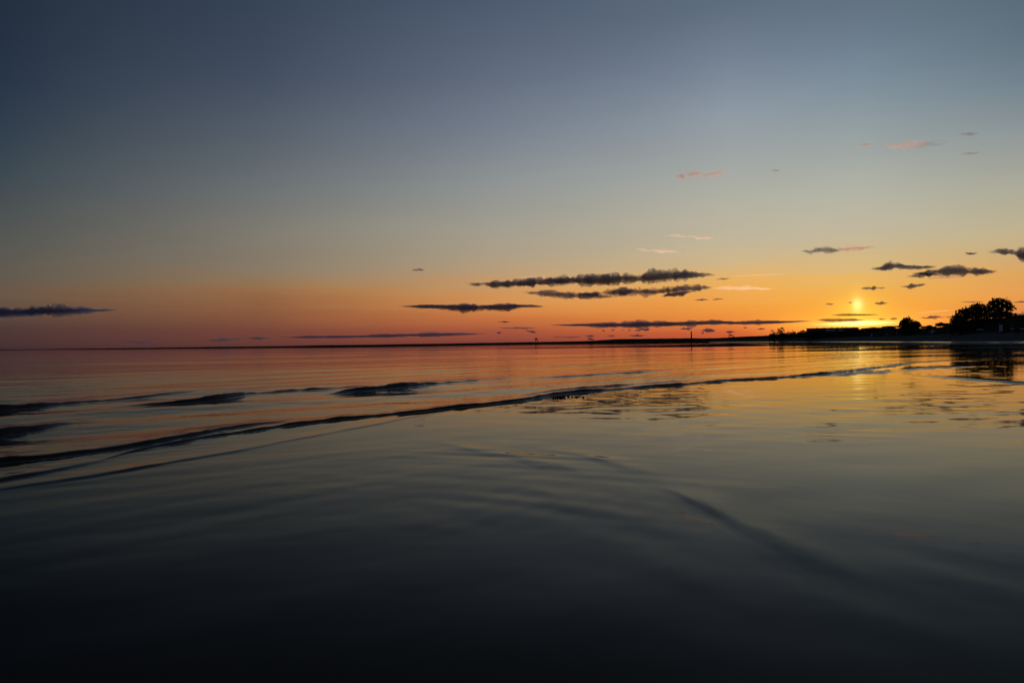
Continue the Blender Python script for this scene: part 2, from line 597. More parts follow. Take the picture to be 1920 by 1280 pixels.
for k, (px, wf, wb) in enumerate(WAVES):
    rc, cs, h, arc = lines[k]
    cols = np.where(h > 1e-5)[0]
    c0, c1 = cols[0], cols[-1] + 1
    s = (RR[:, c0:c1] - rc[None, c0:c1]) * cs[None, c0:c1]
    hh_ = h[None, c0:c1]
    ar = arc[None, c0:c1]
    wfr = wf * (0.85 + 0.3 * vnoise(ar * 0.9, ar * 0, 33 + k))
    prof = np.where(s < 0, np.exp(-(s / wfr) ** 2), np.exp(-np.abs(s / wb) ** 1.5))
    foot = np.exp(-((s + 1.6 * wfr) / (1.4 * wfr)) ** 2)
    wr = fbm(ar * 1.6, s * 12, 130 + k, 3) - 0.5
    Z[:, c0:c1] += hh_ * prof + hh_ * (foot * 0.14 + prof * 0.03) * wr


def wavelets(mask, lam0, lam1, dir0, spread, slope, count, seed, bend=0.0):
    """Adds a sum of short sine waves inside the mask; slope is the r.m.s. steepness."""
    on = mask > 0.004
    r_on, c_on = np.where(on.any(1))[0], np.where(on.any(0))[0]
    w = (slice(r_on[0], r_on[-1] + 1), slice(c_on[0], c_on[-1] + 1))
    x, y, rw = X[w], Y[w], ROW[w]
    rs = np.random.RandomState(seed)
    out = np.zeros_like(x)
    lm = math.sqrt(lam0 * lam1)
    warp = bend * 2.0 * 2 * math.pi * (vnoise(x / lm / 7, y / lm / 7, seed) - 0.5) if bend else 0.0
    envs = [0.35 + 1.3 * vnoise(x / lm / 5 + 31 * q, y / lm / 5, seed + q) for q in range(3)]
    for q in range(count):
        lam = math.exp(rs.uniform(math.log(lam0), math.log(lam1)))
        th = R(dir0 + rs.normal() * spread)
        kx, ky = math.sin(th) * 2 * math.pi / lam, math.cos(th) * 2 * math.pi / lam
        ph = kx * x + ky * y + rs.uniform(0, 6.28) + warp
        amp = slope * lam / (2 * math.pi) * math.sqrt(2.0 / count)
        out += amp * envs[q % 3] * np.clip(1.6 - 3.2 * rw * abs(math.cos(th)) / lam, 0, 1) * np.sin(ph)
    Z[w] += mask[w] * out


ROW = (rad[1:] - rad[:-1])
ROW = np.interp(RR, rad[1:], ROW)
def blob(x, y, rx, ry, soft=1.0):
    """Soft patch of the water around a photo pixel, radii in metres."""
    gx, gy = ground(x, y)
    return np.exp(-(((X - gx) / rx) ** 2 + ((Y - gy) / ry) ** 2) ** soft)


# direction is that of the wave normal from +Y towards +X; the swell comes in from the upper left
wavelets(fade * sea_m, 2.2, 9.0, -40, 7, 0.024, 9, 1, 0.4)
wavelets(fade * sea_m, 0.5, 1.5, -30, 22, 0.012, 9, 2, 0.3)
far_w = sea_m * np.clip((RR - 30) / 50, 0, 1) * np.clip((1500 - RR) / 800, 0, 1)
wavelets(far_w, 14, 40, -12, 14, 0.0065, 10, 21, 0.4)
wavelets(far_w * np.clip((RR - 90) / 80, 0, 1), 40, 110, -6, 12, 0.0045, 10, 22, 0.4)
wavelets(1 - sea_m, 0.8, 2.6, -20, 40, 0.0035, 8, 3, 0.4)
wavelets((1 - sea_m) * (0.3 + 0.7 * fbm(X / 2.5, Y / 2.5, 61, 2)), 0.22, 0.6, -10, 60, 0.0026, 12, 13, 0.4)
near_break = np.exp(-((sea_s - 0.1) / 0.9) ** 2) * (0.3 + 1.2 * fbm(X * 0.7, Y * 0.7, 62, 3))
wavelets(near_break, 0.16, 0.45, -32, 30, 0.05, 12, 14, 0.3)
patch = np.clip(blob(1190, 766, 3.0, 4.4) + blob(1010, 770, 1.4, 2.6) * 0.7, 0, 1) * (0.35 + 1.1 * fbm(X / 1.5, Y / 2.5, 63, 3))
wavelets(patch, 0.5, 1.3, 0, 65, 0.0065, 18, 4)
wavelets(patch, 0.25, 0.5, 0, 65, 0.0035, 12, 24)
right = np.clip(blob(1800, 745, 8.0, 6.5) + blob(1900, 700, 12, 10), 0, 1) * (0.35 + 1.1 * fbm(X / 2.5, Y / 3, 64, 3))
wavelets(right, 0.7, 1.9, 12, 20, 0.009, 9, 5, 0.5)
wavelets(right, 0.4, 1.0, 5, 60, 0.006, 10, 6)
wavelets(blob(1890, 682, 8, 10), 0.6, 1.3, -10, 40, 0.05, 10, 16)
wavelets(blob(970, 868, 1.4, 1.8), 0.30, 0.75, 25, 22, 0.011, 8, 7, 0.5)
wavelets(blob(1345, 955, 1.0, 1.0), 0.35, 0.75, 48, 12, 0.010, 5, 8, 0.5)
wavelets(blob(1520, 1060, 1.1, 0.9), 0.35, 0.8, 55, 12, 0.012, 5, 18, 0.5)
wavelets(blob(1040, 945, 1.1, 0.9), 0.3, 0.7, 35, 22, 0.010, 8, 9, 0.5)
wavelets(blob(300, 900, 4.0, 2.6), 0.3, 0.8, -35, 15, 0.007, 8, 10, 0.4)
wavelets(blob(1580, 800, 2.8, 2.4), 0.5, 1.2, 0, 40, 0.007, 8, 11)

slick = 0.35 + 1.3 * np.clip((fbm(X / 60 + 3, Y / 22, 71, 4) - 0.3) / 0.4, 0, 1)
slick = 1 + (slick - 1) * np.clip((RR - 25) / 40, 0, 1)
chop_a = 0.006 + 0.55 * slick * sea_m * (np.clip(1.15 - RR / 90, 0.50, 1) - 0.24 * np.clip((RR - 50) / 60, 0, 1) * (1 - lefty)) + 0.05 * right
sea = mesh_np('sea', np.stack([X, Y, Z], -1).reshape(-1, 3), grid_quads(*X.shape), M_SEA, attrs={'chop': chop_a})
tag(sea, kind='structure')

# ------------------------------------------------------------------ land
# photo column, waterline distance, skyline distance, photo row of the bare skyline
LAND = np.array([(1330, 930, 1050, 634.4), (1400, 820, 940, 630.6), (1440, 720, 860, 629.0), (1470, 640, 780, 626.5), (1510, 560, 700, 625.0),
                 (1590, 430, 640, 622.0), (1617, 410, 610, 619.5), (1650, 375, 580, 615.0), (1670, 352, 560, 613.3), (1685, 335, 520, 615.5), (1720, 300, 450, 617.0),
                 (1760, 278, 400, 614.0), (1800, 260, 360, 605.0), (1850, 243, 335, 598.5), (1920, 229, 310, 592.0), (2050, 208, 290, 584.0),
                 (2300, 180, 255, 572.0), (2800, 150, 215, 555.0), (4200, 120, 180, 520.0)], float)
L_AZ = np.array([ray(x, 640)[0] for x in LAND[:, 0]])
L_Z1 = np.array([CAM_H + r[2] * ray(r[0], r[3])[1] for r in LAND])


def land_z(az, r):
    az = np.asarray(az, float)
    d0 = np.interp(az, L_AZ, LAND[:, 1])
    d1 = np.interp(az, L_AZ, LAND[:, 2])
    z1 = np.interp(az, L_AZ, L_Z1)
    s = (r - d0) / (d1 - d0)
    beach = np.minimum(2.6, 0.55 * z1)
    bz = np.where(s < 0.12, s / 0.12 * 0.30, 0.30 + (beach - 0.30) * np.clip((s - 0.12) / 0.38, 0, 1) ** 1.2)
    q = np.clip((s - 0.5) / 0.5, 0, 1)
    z = np.where(s < 0.5, bz, beach + (z1 - beach) * q * q * (3 - 2 * q))
    z = np.where(s > 1, z1 * (1 - 0.25 * np.clip((s - 1) / 3, 0, 1)), z)
    return np.where(s < 0, s * 6.0, z)


ss = np.concatenate([np.linspace(-0.2, 0.14, 18), np.linspace(0.16, 1.1, 46), np.geomspace(1.2, 30, 14)])
la = np.concatenate([np.linspace(L_AZ[0], ray(1960, 640)[0], 520), np.linspace(ray(1960, 640)[0], L_AZ[-1], 90)[1:]])
d0 = np.interp(la, L_AZ, LAND[:, 1])
d1 = np.interp(la, L_AZ, LAND[:, 2])
rr = d0[None, :] + ss[:, None] * (d1 - d0)[None, :]
A2 = np.broadcast_to(la, rr.shape)
zz = land_z(A2, rr)
bx, by = rr * np.sin(A2), rr * np.cos(A2)
s2 = np.broadcast_to(ss[:, None], rr.shape)
zz = zz + np.clip((s2 - 0.35) * 3, 0, 1) * (fbm(bx / 9, by / 9, 5, 4) - 0.5) * 0.9
zz = zz + np.clip(1 - np.abs(s2 - 0.06) / 0.1, 0, 1) * (fbm(bx / 14, by / 14, 9, 3) - 0.5) * 0.16
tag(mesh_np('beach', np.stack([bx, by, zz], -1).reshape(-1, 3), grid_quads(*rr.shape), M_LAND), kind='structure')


def shore(name, rows, mat, rough_m, seed, n=420, jag=0.0):
    """Low land across the water: columns of (photo x, waterline row distance, skyline row)."""
    a = np.array(rows, float)
    az = np.array([ray(x, 640)[0] for x in a[:, 0]])
    z1 = np.array([max(CAM_H + r[1] * 1.06 * ray(r[0], r[2])[1], 0.4) for r in a])
    q = np.linspace(az[0], az[-1], n)
    d = np.interp(q, az, a[:, 1])
    zt = np.interp(q, az, z1)
    sv = np.array([-0.004, 0.0, 0.006, 0.02, 0.045, 0.06, 0.09, 0.2, 0.5])
    hv = np.array([-0.15, 0.0, 0.12, 0.35, 0.85, 1.0, 0.95, 0.9, 0.7])
    r2 = d[None, :] * (1 + sv[:, None])
    A = np.broadcast_to(q, r2.shape)
    x2, y2 = r2 * np.sin(A), r2 * np.cos(A)
    z2 = hv[:, None] * zt[None, :]
    z2 = z2 + (hv[:, None] > 0.3) * zt[None, :] * jag * (fbm(x2 / rough_m, y2 / rough_m, seed, 4, 0.65) - 0.5)
    return tag(mesh_np(name, np.stack([x2, y2, z2], -1).reshape(-1, 3), grid_quads(*r2.shape), mat), kind='structure')


LOW = [(860, 830, 643.6), (960, 960, 641.8), (1010, 1060, 640.8), (1090, 1100, 639.3), (1115, 1100, 638.3), (1150, 1100, 635.6), (1200, 1080, 634.8), (1280, 1000, 633.8), (1345, 940, 633.9), (1400, 930, 631.5), (1470, 930, 629)]
shore('low_shore', LOW, M_FAR, 30, 3, jag=0.16)
FAR = [(-1200, 9000, 660), (-400, 9000, 656.5), (40, 7000, 655.2), (110, 3600, 654.0), (200, 1900, 652.9), (300, 1400, 651.6), (420, 1100, 649.9), (640, 830, 646.6), (800, 800, 644.3), (900, 900, 643), (1000, 1250, 642.5), (1100, 1500, 641)]
shore('far_shore', FAR, M_FAR, 140, 4, n=700, jag=0.35)

# sandbar
qx = np.linspace(870, 1440, 260)
sv = np.linspace(-1, 1, 13)
yb = np.interp(qx, [870, 960, 1100, 1200, 1280, 1350, 1400, 1440], [653.0, 652.6, 651.0, 649.6, 648.8, 648.0, 647.4, 646.9])
hh = np.interp(qx, [870, 900, 1100, 1200, 1300, 1370, 1400, 1425, 1440], [-.04, .05, .12, .22, .42, .62, .5, .22, -.05])
pts = np.array([ground(x, y) for x, y in zip(qx, yb)])
dirs = pts / np.linalg.norm(pts, axis=1)[:, None]
half = np.interp(qx, [870, 1100, 1370, 1440], [2.5, 4, 6, 1.5])
P = pts[None] + dirs[None] * ((sv[:, None] + 1.0) * half[None])[..., None]
zb = (1.05 * (1 - sv[:, None] ** 2) ** 0.8 - 0.05) * hh[None] + (fbm(P[..., 0] / 3, P[..., 1] / 3, 21, 3) - 0.5) * 0.06 - 0.02
tag(mesh_np('sandbar', np.concatenate([P, zb[..., None]], -1).reshape(-1, 3), grid_quads(*zb.shape), M_BAR), kind='structure')

# ------------------------------------------------------------------ clouds
CLOUD_BASE = 1300.0
cl_seed = [0]


def cloud(label, prof, rag=0.5, dens=1.0, group=None, name='cloud', cat='cloud', flat=0.35, base=CLOUD_BASE, deep=0.06, freq=1.0, warm=False):
    """prof: photo columns with the top and bottom rows of the cloud; built at the distance where the cloud base is that low."""
    cl_seed[0] += 1
    sd_ = cl_seed[0] * 31
    p = np.array(prof, float)
    xm, ym = p[:, 0].mean(), p[:, 2].mean()
    t = ray(xm, ym)[1]
    D = min((base - CAM_H) / max(t, 1e-3), 60000.0)
    wpx = p[-1, 0] - p[0, 0]
    nx = int(np.clip(wpx * 0.8, 22, 330))
    ny = int(np.clip(wpx * 0.08, 9, 20))
    qx = np.linspace(p[0, 0] - 1, p[-1, 0] + 1, nx)
    yt = np.interp(qx, p[:, 0], p[:, 1])
    yb_ = np.interp(qx, p[:, 0], p[:, 2])
    az = np.array([ray(x, 640)[0] for x in qx])
    zt = np.array([CAM_H + D * ray(x, y)[1] for x, y in zip(qx, yt)])
    zb_ = np.array([CAM_H + D * ray(x, y)[1] for x, y in zip(qx, yb_)])
    thick = (zt - zb_)
    zm = zb_ + flat * thick
    v = np.linspace(-1, 1, ny)
    Lh = 0.5 * deep * D * min(1.0, wpx / 160.0 + 0.12)
    k = freq / 26.0
    U, Vv = np.meshgrid(qx, v)
    n_big = fbm(U * k * 1.3, Vv * 1.6 + 5, sd_, 3)
    n_fin = fbm(U * k * 3.0, Vv * 3.4 + 9, sd_ + 5, 4, 0.6)
    end = np.clip(np.minimum(qx - qx[0], qx[-1] - qx) / max(wpx * 0.20, 4), 0, 1)[None, :]
    shape = np.clip(1 - Vv ** 2, 0, 1) ** 0.7 * end ** 0.5
    T = shape * (0.70 + rag * 2.2 * (n_big - 0.5) + rag * 2.2 * (n_fin - 0.5)) - 0.10 * (1 - end) - 0.07
    T = np.clip(T / 0.62, 0, 1.4) ** 1.35
    up = 0.62 * (1 - flat) * thick[None, :] * T * (0.62 + 0.7 * fbm(U * k * 0.9, Vv * 1.2, sd_ + 8, 4, 0.45))
    dn = flat * thick[None, :] * T * (0.4 + 1.1 * fbm(U * k * 2.4 + 50, Vv * 2, sd_ + 9, 4, 0.5))
    rr_ = D + Vv * Lh
    xx, yy = rr_ * np.sin(az)[None, :], rr_ * np.cos(az)[None, :]
    # the cloud rides level at its own height but each slice keeps the cloud's rise seen from the shore
    top = np.stack([xx, yy, zm[None, :] + up], -1).reshape(-1, 3)
    bot = np.stack([xx, yy, zm[None, :] - dn], -1).reshape(-1, 3)
    q = grid_quads(ny, nx)
    keep = (T.ravel()[q] > 0).any(1)
    q = q[keep]
    c = top.mean(0)
    # weld the rim where the upper and lower skins meet
    rim = T.ravel() <= 0
    low = np.where(rim, np.arange(len(top)), np.arange(len(top)) + len(top))
    V_ = np.concatenate([top, bot]) - c
    Q_ = np.concatenate([q, low[q[:, ::-1]]])
    Q_ = Q_[:, [0, 1, 2, 0, 2, 3]].reshape(-1, 3)
    flatt = np.array([len(set(t_)) == 3 for t_ in map(tuple, Q_)])
    Q_ = Q_[flatt]
    used, inv = np.unique(Q_, return_inverse=True)
    sigma = dens * {True: 3.4, 'ice': 4.0}.get(warm, 3.0) / (2 * Lh)
    o_ = mesh_np(name, V_[used], inv.reshape(Q_.shape), cloud_mat(sigma, warm))
    o_.location = c
    return tag(o_, label, cat, group)


def flat_cloud(label, x0, x1, y, h, tilt=0.0, peak=0.5, **kw):
    """A small cloud from its ends, its middle row, its height and its rise to the right."""
    w = x1 - x0
    rs = np.random.RandomState(int(x0 * 7 + y * 13) & 0xffff)
    prof = []
    kw.setdefault('rag', 0.7)
    kw.setdefault('freq', float(np.clip(90.0 / max(w, 8), 1.0, 3.0)))
    for s in np.linspace(0, 1, 10):
        a = max(0.12, 1 - abs((s - peak) / max(peak, 1 - peak)) ** 1.4) * rs.uniform(0.6, 1.25)
        yy = y - tilt * (s - 0.5) + rs.uniform(-.14, .14) * h
        prof.append((x0 + s * w, yy - h * 0.62 * a, yy + h * 0.38 * a))
    return cloud(label, prof, **kw)


SC = 'scattered clouds over the sunset'
cloud('long dark slate cloud, the largest, floating highest over the middle of the shore',
      [(868, 530, 534), (900, 527, 537), (960, 524, 537), (1010, 521, 534), (1050, 517, 532), (1090, 513, 532), (1130, 512, 532), (1170, 510, 530), (1210, 507, 529),
       (1250, 503, 527), (1290, 503, 523), (1320, 505, 522), (1347, 508, 516)], rag=0.62, dens=1.6, group=SC, freq=1.3)
cloud('ragged dark cloud just beneath the longest slate cloud',
      [(1085, 549, 552), (1110, 545, 555), (1150, 541, 553), (1190, 537, 552), (1230, 538, 553), (1270, 536, 547), (1300, 533, 545), (1325, 532, 543), (1340, 535, 541)], rag=1.0, dens=1.4, group=SC, freq=1.3)
cloud('torn wispy grey strip below and before the ragged dark cloud', [(980, 545, 550), (1010, 544, 553), (1040, 544, 556), (1080, 546, 559), (1110, 550, 558), (1150, 552, 558)], rag=0.9, dens=1.1, group=SC)
flat_cloud('short dark cloud tucked under the end of the ragged dark cloud', 1240, 1302, 551, 12, 8, group=SC, dens=1.3)
cloud('dark slate cloud shaped like a long fish above the watchtower',
      [(742, 572, 575), (790, 571, 577), (820, 570, 577), (850, 568, 580), (870, 566, 583), (910, 567, 581), (950, 566, 580), (985, 566, 578), (1010, 568, 578), (1028, 571, 576)], rag=0.4, dens=1.6, group=SC)
cloud('dark cloud bank at the far left over the open sea', [(-160, 574, 584), (-60, 572, 588), (0, 575, 592), (50, 573, 592), (90, 570, 590), (140, 572, 590), (190, 573, 587), (225, 577, 583)], rag=0.45, dens=1.5, group=SC)
flat_cloud('thin dark shred under the cloud bank over the open sea', -30, 85, 591, 7, 1, group=SC)
cloud('very long flat purple cloud bank low over the beacon tower',
      [(1025, 607, 611), (1060, 603, 613), (1120, 603, 613), (1180, 600, 614), (1240, 598, 613), (1300, 598, 611), (1350, 598, 608), (1380, 601, 608), (1420, 599, 608), (1470, 598, 607), (1532, 598, 603)],
      rag=0.28, dens=1.4, group=SC, deep=0.05)
cloud('red lit cloud right over the sunset glow', [(1530, 597, 601), (1560, 594, 604), (1585, 593, 604), (1605, 596, 602), (1625, 597, 602)], rag=0.35, dens=0.75, warm='red', group=SC, deep=0.05)
cloud('thin red cloud bar above the brightest strip of glow', [(1558, 589, 592), (1590, 587, 592), (1620, 588, 591.5), (1650, 588, 590.5)], rag=0.3, dens=0.7, warm='red', group=SC, deep=0.05)
cloud('long low grey cloud bank over the far shore', [(515, 631, 633), (560, 627, 635), (620, 627, 634), (660, 626, 634), (720, 624, 633), (780, 621, 632), (840, 621, 630), (890, 620, 629), (922, 623, 627)],
      rag=0.3, dens=1.0, group=SC, deep=0.05)
flat_cloud('faint grey cloud near the start of the low bank over the far shore', 380, 460, 637, 9, 2, group=SC, dens=0.5)
flat_cloud('faint flat cloud between the long low bank and the fainter puff', 460, 512, 634, 5, 0, group=SC, dens=0.6)
flat_cloud('faintest grey cloud low over the open sea at left', 225, 300, 641, 6, 0, group=SC, dens=0.35)
flat_cloud('pink cloud alone high in the sky, larger and brighter part', 1268, 1325, 328, 18, 4, group='pink evening clouds high up', warm=True, dens=0.35, rag=0.8, deep=0.03)
flat_cloud('small pink tail beside the lone pink cloud high up', 1318, 1368, 325, 15, 6, group='pink evening clouds high up', warm=True, dens=0.25, rag=0.9, deep=0.03)
flat_cloud('salmon rimmed grey cloud above the light pillar, the darker half', 1505, 1580, 470, 17, 4, group=SC, dens=0.55, rag=0.7, deep=0.03)
flat_cloud('salmon streak trailing from the cloud above the light pillar', 1555, 1645, 466, 12, 5, warm=True, group=SC, dens=0.45, rag=0.8, deep=0.03)
cloud('dark cloud with a small tuft on top over the round tree', [(1634, 502, 505), (1655, 498, 506), (1670, 487, 506), (1685, 486, 505), (1700, 494, 504), (1730, 497, 503), (1760, 498, 502)], rag=0.5, dens=1.2, group=SC, deep=0.04)
cloud('dark pink bottomed cloud over the big oak, the longest on this side', [(1710, 511, 515), (1745, 505, 516), (1775, 498, 514), (1800, 495, 515), (1830, 498, 516), (1860, 500, 514), (1873, 504, 511)], rag=0.55, dens=1.2, group=SC, deep=0.04)
flat_cloud('grey shred under the longest cloud over the oak', 1700, 1760, 516, 8, 5, group=SC, dens=0.9)
flat_cloud('thin pink shred drifting below the dark clouds over the oak', 1740, 1825, 520, 5, 3, warm=True, group=SC, dens=0.5)
flat_cloud('flat grey cloud beside the light pillar', 1615, 1662, 540, 7, 2, group=SC, dens=0.9)
flat_cloud('flat grey cloud between light pillar and oak', 1688, 1738, 536, 9, 4, group=SC, dens=1.0)
cloud('dark cloud cut by the edge above the oak', [(1850, 470, 473), (1875, 466, 474), (1900, 464, 478), (1920, 463, 488), (1950, 462, 492), (1990, 468, 486)], rag=0.7, dens=1.2, group=SC, deep=0.04)
flat_cloud('small dark cloud left of the one cut by the edge', 1810, 1835, 475, 5, 0, group=SC, dens=0.9)
flat_cloud('thin pinkish cloud veil high above the oak, the longest of the faint ones', 1655, 1782, 271, 14, 5, group='faint high clouds', warm=True, dens=0.22, rag=0.9, deep=0.03)
flat_cloud('small faint cloud beside the long high veil', 1616, 1645, 271, 6, 2, group='faint high clouds', warm=True, dens=0.3, deep=0.03)
flat_cloud('faint pink cloud, highest of all on the right', 1803, 1842, 250, 7, 1, group='faint high clouds', warm=True, dens=0.22, deep=0.03)
flat_cloud('faint grey wisp below the highest pink one', 1805, 1845, 287, 7, 3, group='faint high clouds', warm=True, dens=0.2, deep=0.03)
flat_cloud('tiny faint cloud halfway between lone pink cloud and high veil', 1445, 1468, 319, 5, 1, group='faint high clouds', warm=True, dens=0.28, deep=0.03)
flat_cloud('small dark cloud alone left of the longest slate cloud', 772, 798, 506, 5, 0, group=SC, dens=0.6)
flat_cloud('flat dark cloud low above the oak at the right edge', 1895, 1960, 566, 5, 1, group=SC, dens=0.9)
flat_cloud('thin dark cloud streak over the tops of the grouped trees', 1800, 1848, 566, 3, 1, group=SC, dens=0.6)
flat_cloud('purple cloud behind the oak at the right edge', 1885, 1990, 590, 12, 1, group=SC, dens=0.8)
flat_cloud('low purple cloud between round tree and tree group', 1722, 1772, 595, 7, 2, peak=0.65, group=SC, dens=0.8)
flat_cloud('low purple cloud touching the tree group', 1770, 1806, 594, 5, 0, group=SC, dens=0.8)
flat_cloud('small red cloud between the glow and round tree', 1646, 1662, 598.5, 3.5, 0, warm='red', group=SC, dens=0.7)
flat_cloud('small red diamond shaped cloud beside the round tree', 1668, 1684, 597.5, 6, 0, warm='red', group=SC, dens=0.8)
flat_cloud('small dark cloud just right of the bright pillar spot', 1638, 1668, 568.5, 5.5, 1, group=SC, dens=0.8)
flat_cloud('small dark cloud left of the bright pillar spot', 1546, 1566, 570, 3.5, 1, group=SC, dens=0.8)
flat_cloud('tiny dark cloud touching the bright pillar spot', 1591, 1600, 567, 3, 0, group=SC, dens=0.8)
flat_cloud('small brown cloud after the end of the longest slate cloud', 1342, 1372, 523, 4, 1, group=SC, dens=0.8)
flat_cloud('small brown cloud right of the short tucked one', 1303, 1330, 562, 4, 1, group=SC, dens=0.8)
flat_cloud('small brown cloud nearest the very long bank from above', 1336, 1358, 561, 4, 1, group=SC, dens=0.8)
flat_cloud('slim grey cloud above the watchtower', 932, 1010, 615, 4, 0, group=SC, dens=0.9)
flat_cloud('thin dark dash over the slim grey cloud', 930, 962, 603.5, 2.5, 0, group=SC, dens=0.8)
flat_cloud('grey blot under the slim grey cloud, near the watchtower', 986, 1008, 621.5, 7, -3, group=SC, dens=1.0)
flat_cloud('small puff left of the slim grey cloud blot', 930, 943, 623.5, 5, 0, group=SC, dens=0.9)
flat_cloud('humped grey puff under the very long bank', 1187, 1219, 618, 8, 3, peak=.7, group='small puffs above the low shore', dens=1.0)
for i, (x0, x1, y, h, lab) in enumerate([
        (1128, 1136, 620, 4, 'leftmost tiny grey puff of the row under the very long bank'),
        (1145, 1154, 618.5, 3, 'second tiny slanted puff of the row under the very long bank'),
        (1164, 1172, 619, 3, 'third tiny puff of the row under the very long bank'),
        (1176, 1185, 619, 3.5, 'tiny puff next to the humped grey puff'),
        (1274, 1300, 616, 6, 'grey oval cloud over the top of the beacon tower'),
        (1313, 1343, 619, 10, 'grey heaped cloud right of the beacon tower'),
        (1314, 1321, 624, 5, 'tiny puff under the grey heaped cloud'),
        (1360, 1378, 622, 6, 'grey cap shaped cloud straight above the slide'),
        (1393, 1402, 614.5, 4, 'tiny brown cloud between slide and bushes, highest there'),
        (1443, 1452, 620, 4, 'tiny grey cloud touching the bushes on the point'),
        (1418, 1436, 616.5, 3.5, 'thin torn puff above the point with bushes'),
        (1096, 1116, 630, 5, 'low grey cloud above the wind bent tree'),
        (1138, 1154, 629.5, 5, 'low grey puff right of the wind bent tree'),
        (1178, 1210, 629, 5, 'low slanting wisp above the middle of the low shore'),
        (1028, 1098, 632, 3, 'thin low streak between watchtower and wind bent tree')]):
    flat_cloud(lab, x0, x1, y, h, 0, peak=0.55, group='small puffs above the low shore', dens=0.85, rag=0.4)

# sunlit ice clouds and contrails
CI = dict(base=4500.0, deep=0.03, warm='ice')
flat_cloud('bright thin cirrus streak high above the longest cloud', 1243, 1345, 443, 7, -7, name='cirrus_streak', cat='cirrus', group='sunlit cirrus streaks', dens=0.3, **CI)
flat_cloud('paler cirrus streak just below the bright one', 1186, 1285, 470, 6, -6, name='cirrus_streak', cat='cirrus', group='sunlit cirrus streaks', dens=0.2, **CI)
flat_cloud('cirrus plume right of the ragged dark cloud', 1332, 1460, 540, 10, -3, name='cirrus_streak', cat='cirrus', group='sunlit cirrus streaks', dens=0.25, **CI)
flat_cloud('small bright cirrus behind the longest slate cloud', 965, 1035, 519, 8, 0, name='cirrus_streak', cat='cirrus', group='sunlit cirrus streaks', dens=0.25, **CI)


def contrail(label, a, b_, w):
    pts_ = []
    for s in np.linspace(0, 1, 12):
        pts_.append(at(a[0] + (b_[0] - a[0]) * s, a[1] + (b_[1] - a[1]) * s, 52000))
    c = pts_[6].copy()
    m_ = MB()
    m_.tube([p_ - c for p_ in pts_], [w * math.sin(math.pi * (0.06 + 0.88 * s)) for s in np.linspace(0, 1, 12)], 8)
    o_ = m_.build('contrail', cloud_mat(0.45 / w, 'ice'), None, True)
    o_.location = c
    tag(o_, label, 'contrail', 'aircraft contrails')


contrail('thin bright contrail crossing the fish shaped cloud', (772, 587), (905, 561), 22)
contrail('faint straight contrail right of the longest slate cloud', (1366, 519), (1474, 513), 22)
contrail('bright contrail between round tree and tree group', (1716, 587), (1790, 581), 22)

# ------------------------------------------------------------------ trees and bushes
def crown_mesh(lobes, n, leaf, rs, gap=0.0):
    """Leaf-sized faces spread through lobes (x, y, z, rx, rz); some sprays are left out for gaps."""
    V_, Q_ = [], []
    wts = np.array([l[3] ** 2 * l[4] for l in lobes])
    wts = wts / wts.sum()
    holes = [rs.normal(size=3) for _ in range(10)]
    made = 0
    while made < n:
        l = lobes[rs.choice(len(lobes), p=wts)]
        d = rs.normal(size=3)
        d /= np.linalg.norm(d)
        rad_ = (0.45 + 0.6 * rs.rand() ** 0.7) * (1.0 + (0.28 * rs.rand() if rs.rand() < 0.06 else 0.0))
        bump = 0.85 + 0.3 * math.sin(d[0] * 5 + l[0]) * math.sin(d[2] * 6 + l[2])
        p = np.array([l[0] + d[0] * l[3] * rad_ * bump, l[1] + d[1] * l[3] * rad_ * bump, l[2] + d[2] * l[4] * rad_ * bump])
        if gap and math.sin(p[0] * 2.3 + 1) * math.sin(p[2] * 2.9) > 1 - gap:
            continue
        a = rs.normal(size=3)
        a /= np.linalg.norm(a)
        c = np.cross(a, rs.normal(size=3))
        c /= np.linalg.norm(c)
        s = leaf * (0.6 + 0.8 * rs.rand())
        b0 = len(V_)
        V_ += [p - a * s, p + c * s * 0.55, p + a * s, p - c * s * 0.55]
        Q_.append((b0, b0 + 1, b0 + 2, b0 + 3))
        made += 1
    return np.array(V_), np.array(Q_)


def plant(name, label, cat, x0, x1, ytop, r, lobes, n, leaf, seed, gap=0.0, trunk=True, group=None, gy=None, mat=None):
    """A tree or bush whose crown spans photo columns x0..x1 and reaches row ytop at distance r; lobes are in units of the crown box."""
    rs = np.random.RandomState(seed)
    xm = 0.5 * (x0 + x1)
    az = ray(xm, 630)[0]
    wdt = at(x1, 630, r).xy - at(x0, 630, r).xy
    wd = wdt.length
    zg = gy if gy is not None else float(land_z(az, r))
    H = at(xm, ytop, r).z - zg
    base = Vector((r * math.sin(az), r * math.cos(az), zg - 0.15))
    root = empty(name, base, -az)
    tag(root, label, cat, group)
    lb = [(l[0] * wd / 2, l[1] * wd / 2, l[2] * H, l[3] * wd / 2 * 1.12, l[4] * H * 1.08) for l in lobes]
    V_, Q_ = crown_mesh(lb, n, leaf, rs, gap)
    mesh_np('crown' if trunk else 'foliage', V_, Q_, mat or M_LEAF, root, smooth=False)
    m_ = MB()
    tr_ = max(0.035 * H, 0.05)
    hub = Vector((0.02 * wd, 0, 0.42 * H))
    m_.tube([(0, 0, -0.3), (0.01 * wd, 0, 0.2 * H), hub], [tr_ * 1.3, tr_, tr_ * 0.8], 8)
    o_ = m_.build('trunk', M_BARK, root)
    for l in lb:
        m2 = MB()
        e_ = Vector((l[0], l[1], l[2]))
        mid = hub.lerp(e_, 0.5) + Vector((0, 0, 0.06 * H))
        m2.tube([hub * 0.75, mid, e_, e_ + Vector((rs.normal() * l[3] * .4, 0, l[4] * .7))], [tr_ * .6, tr_ * .42, tr_ * .25, tr_ * .08], 6)
        m2.build('limb', M_BARK, root)
    return root


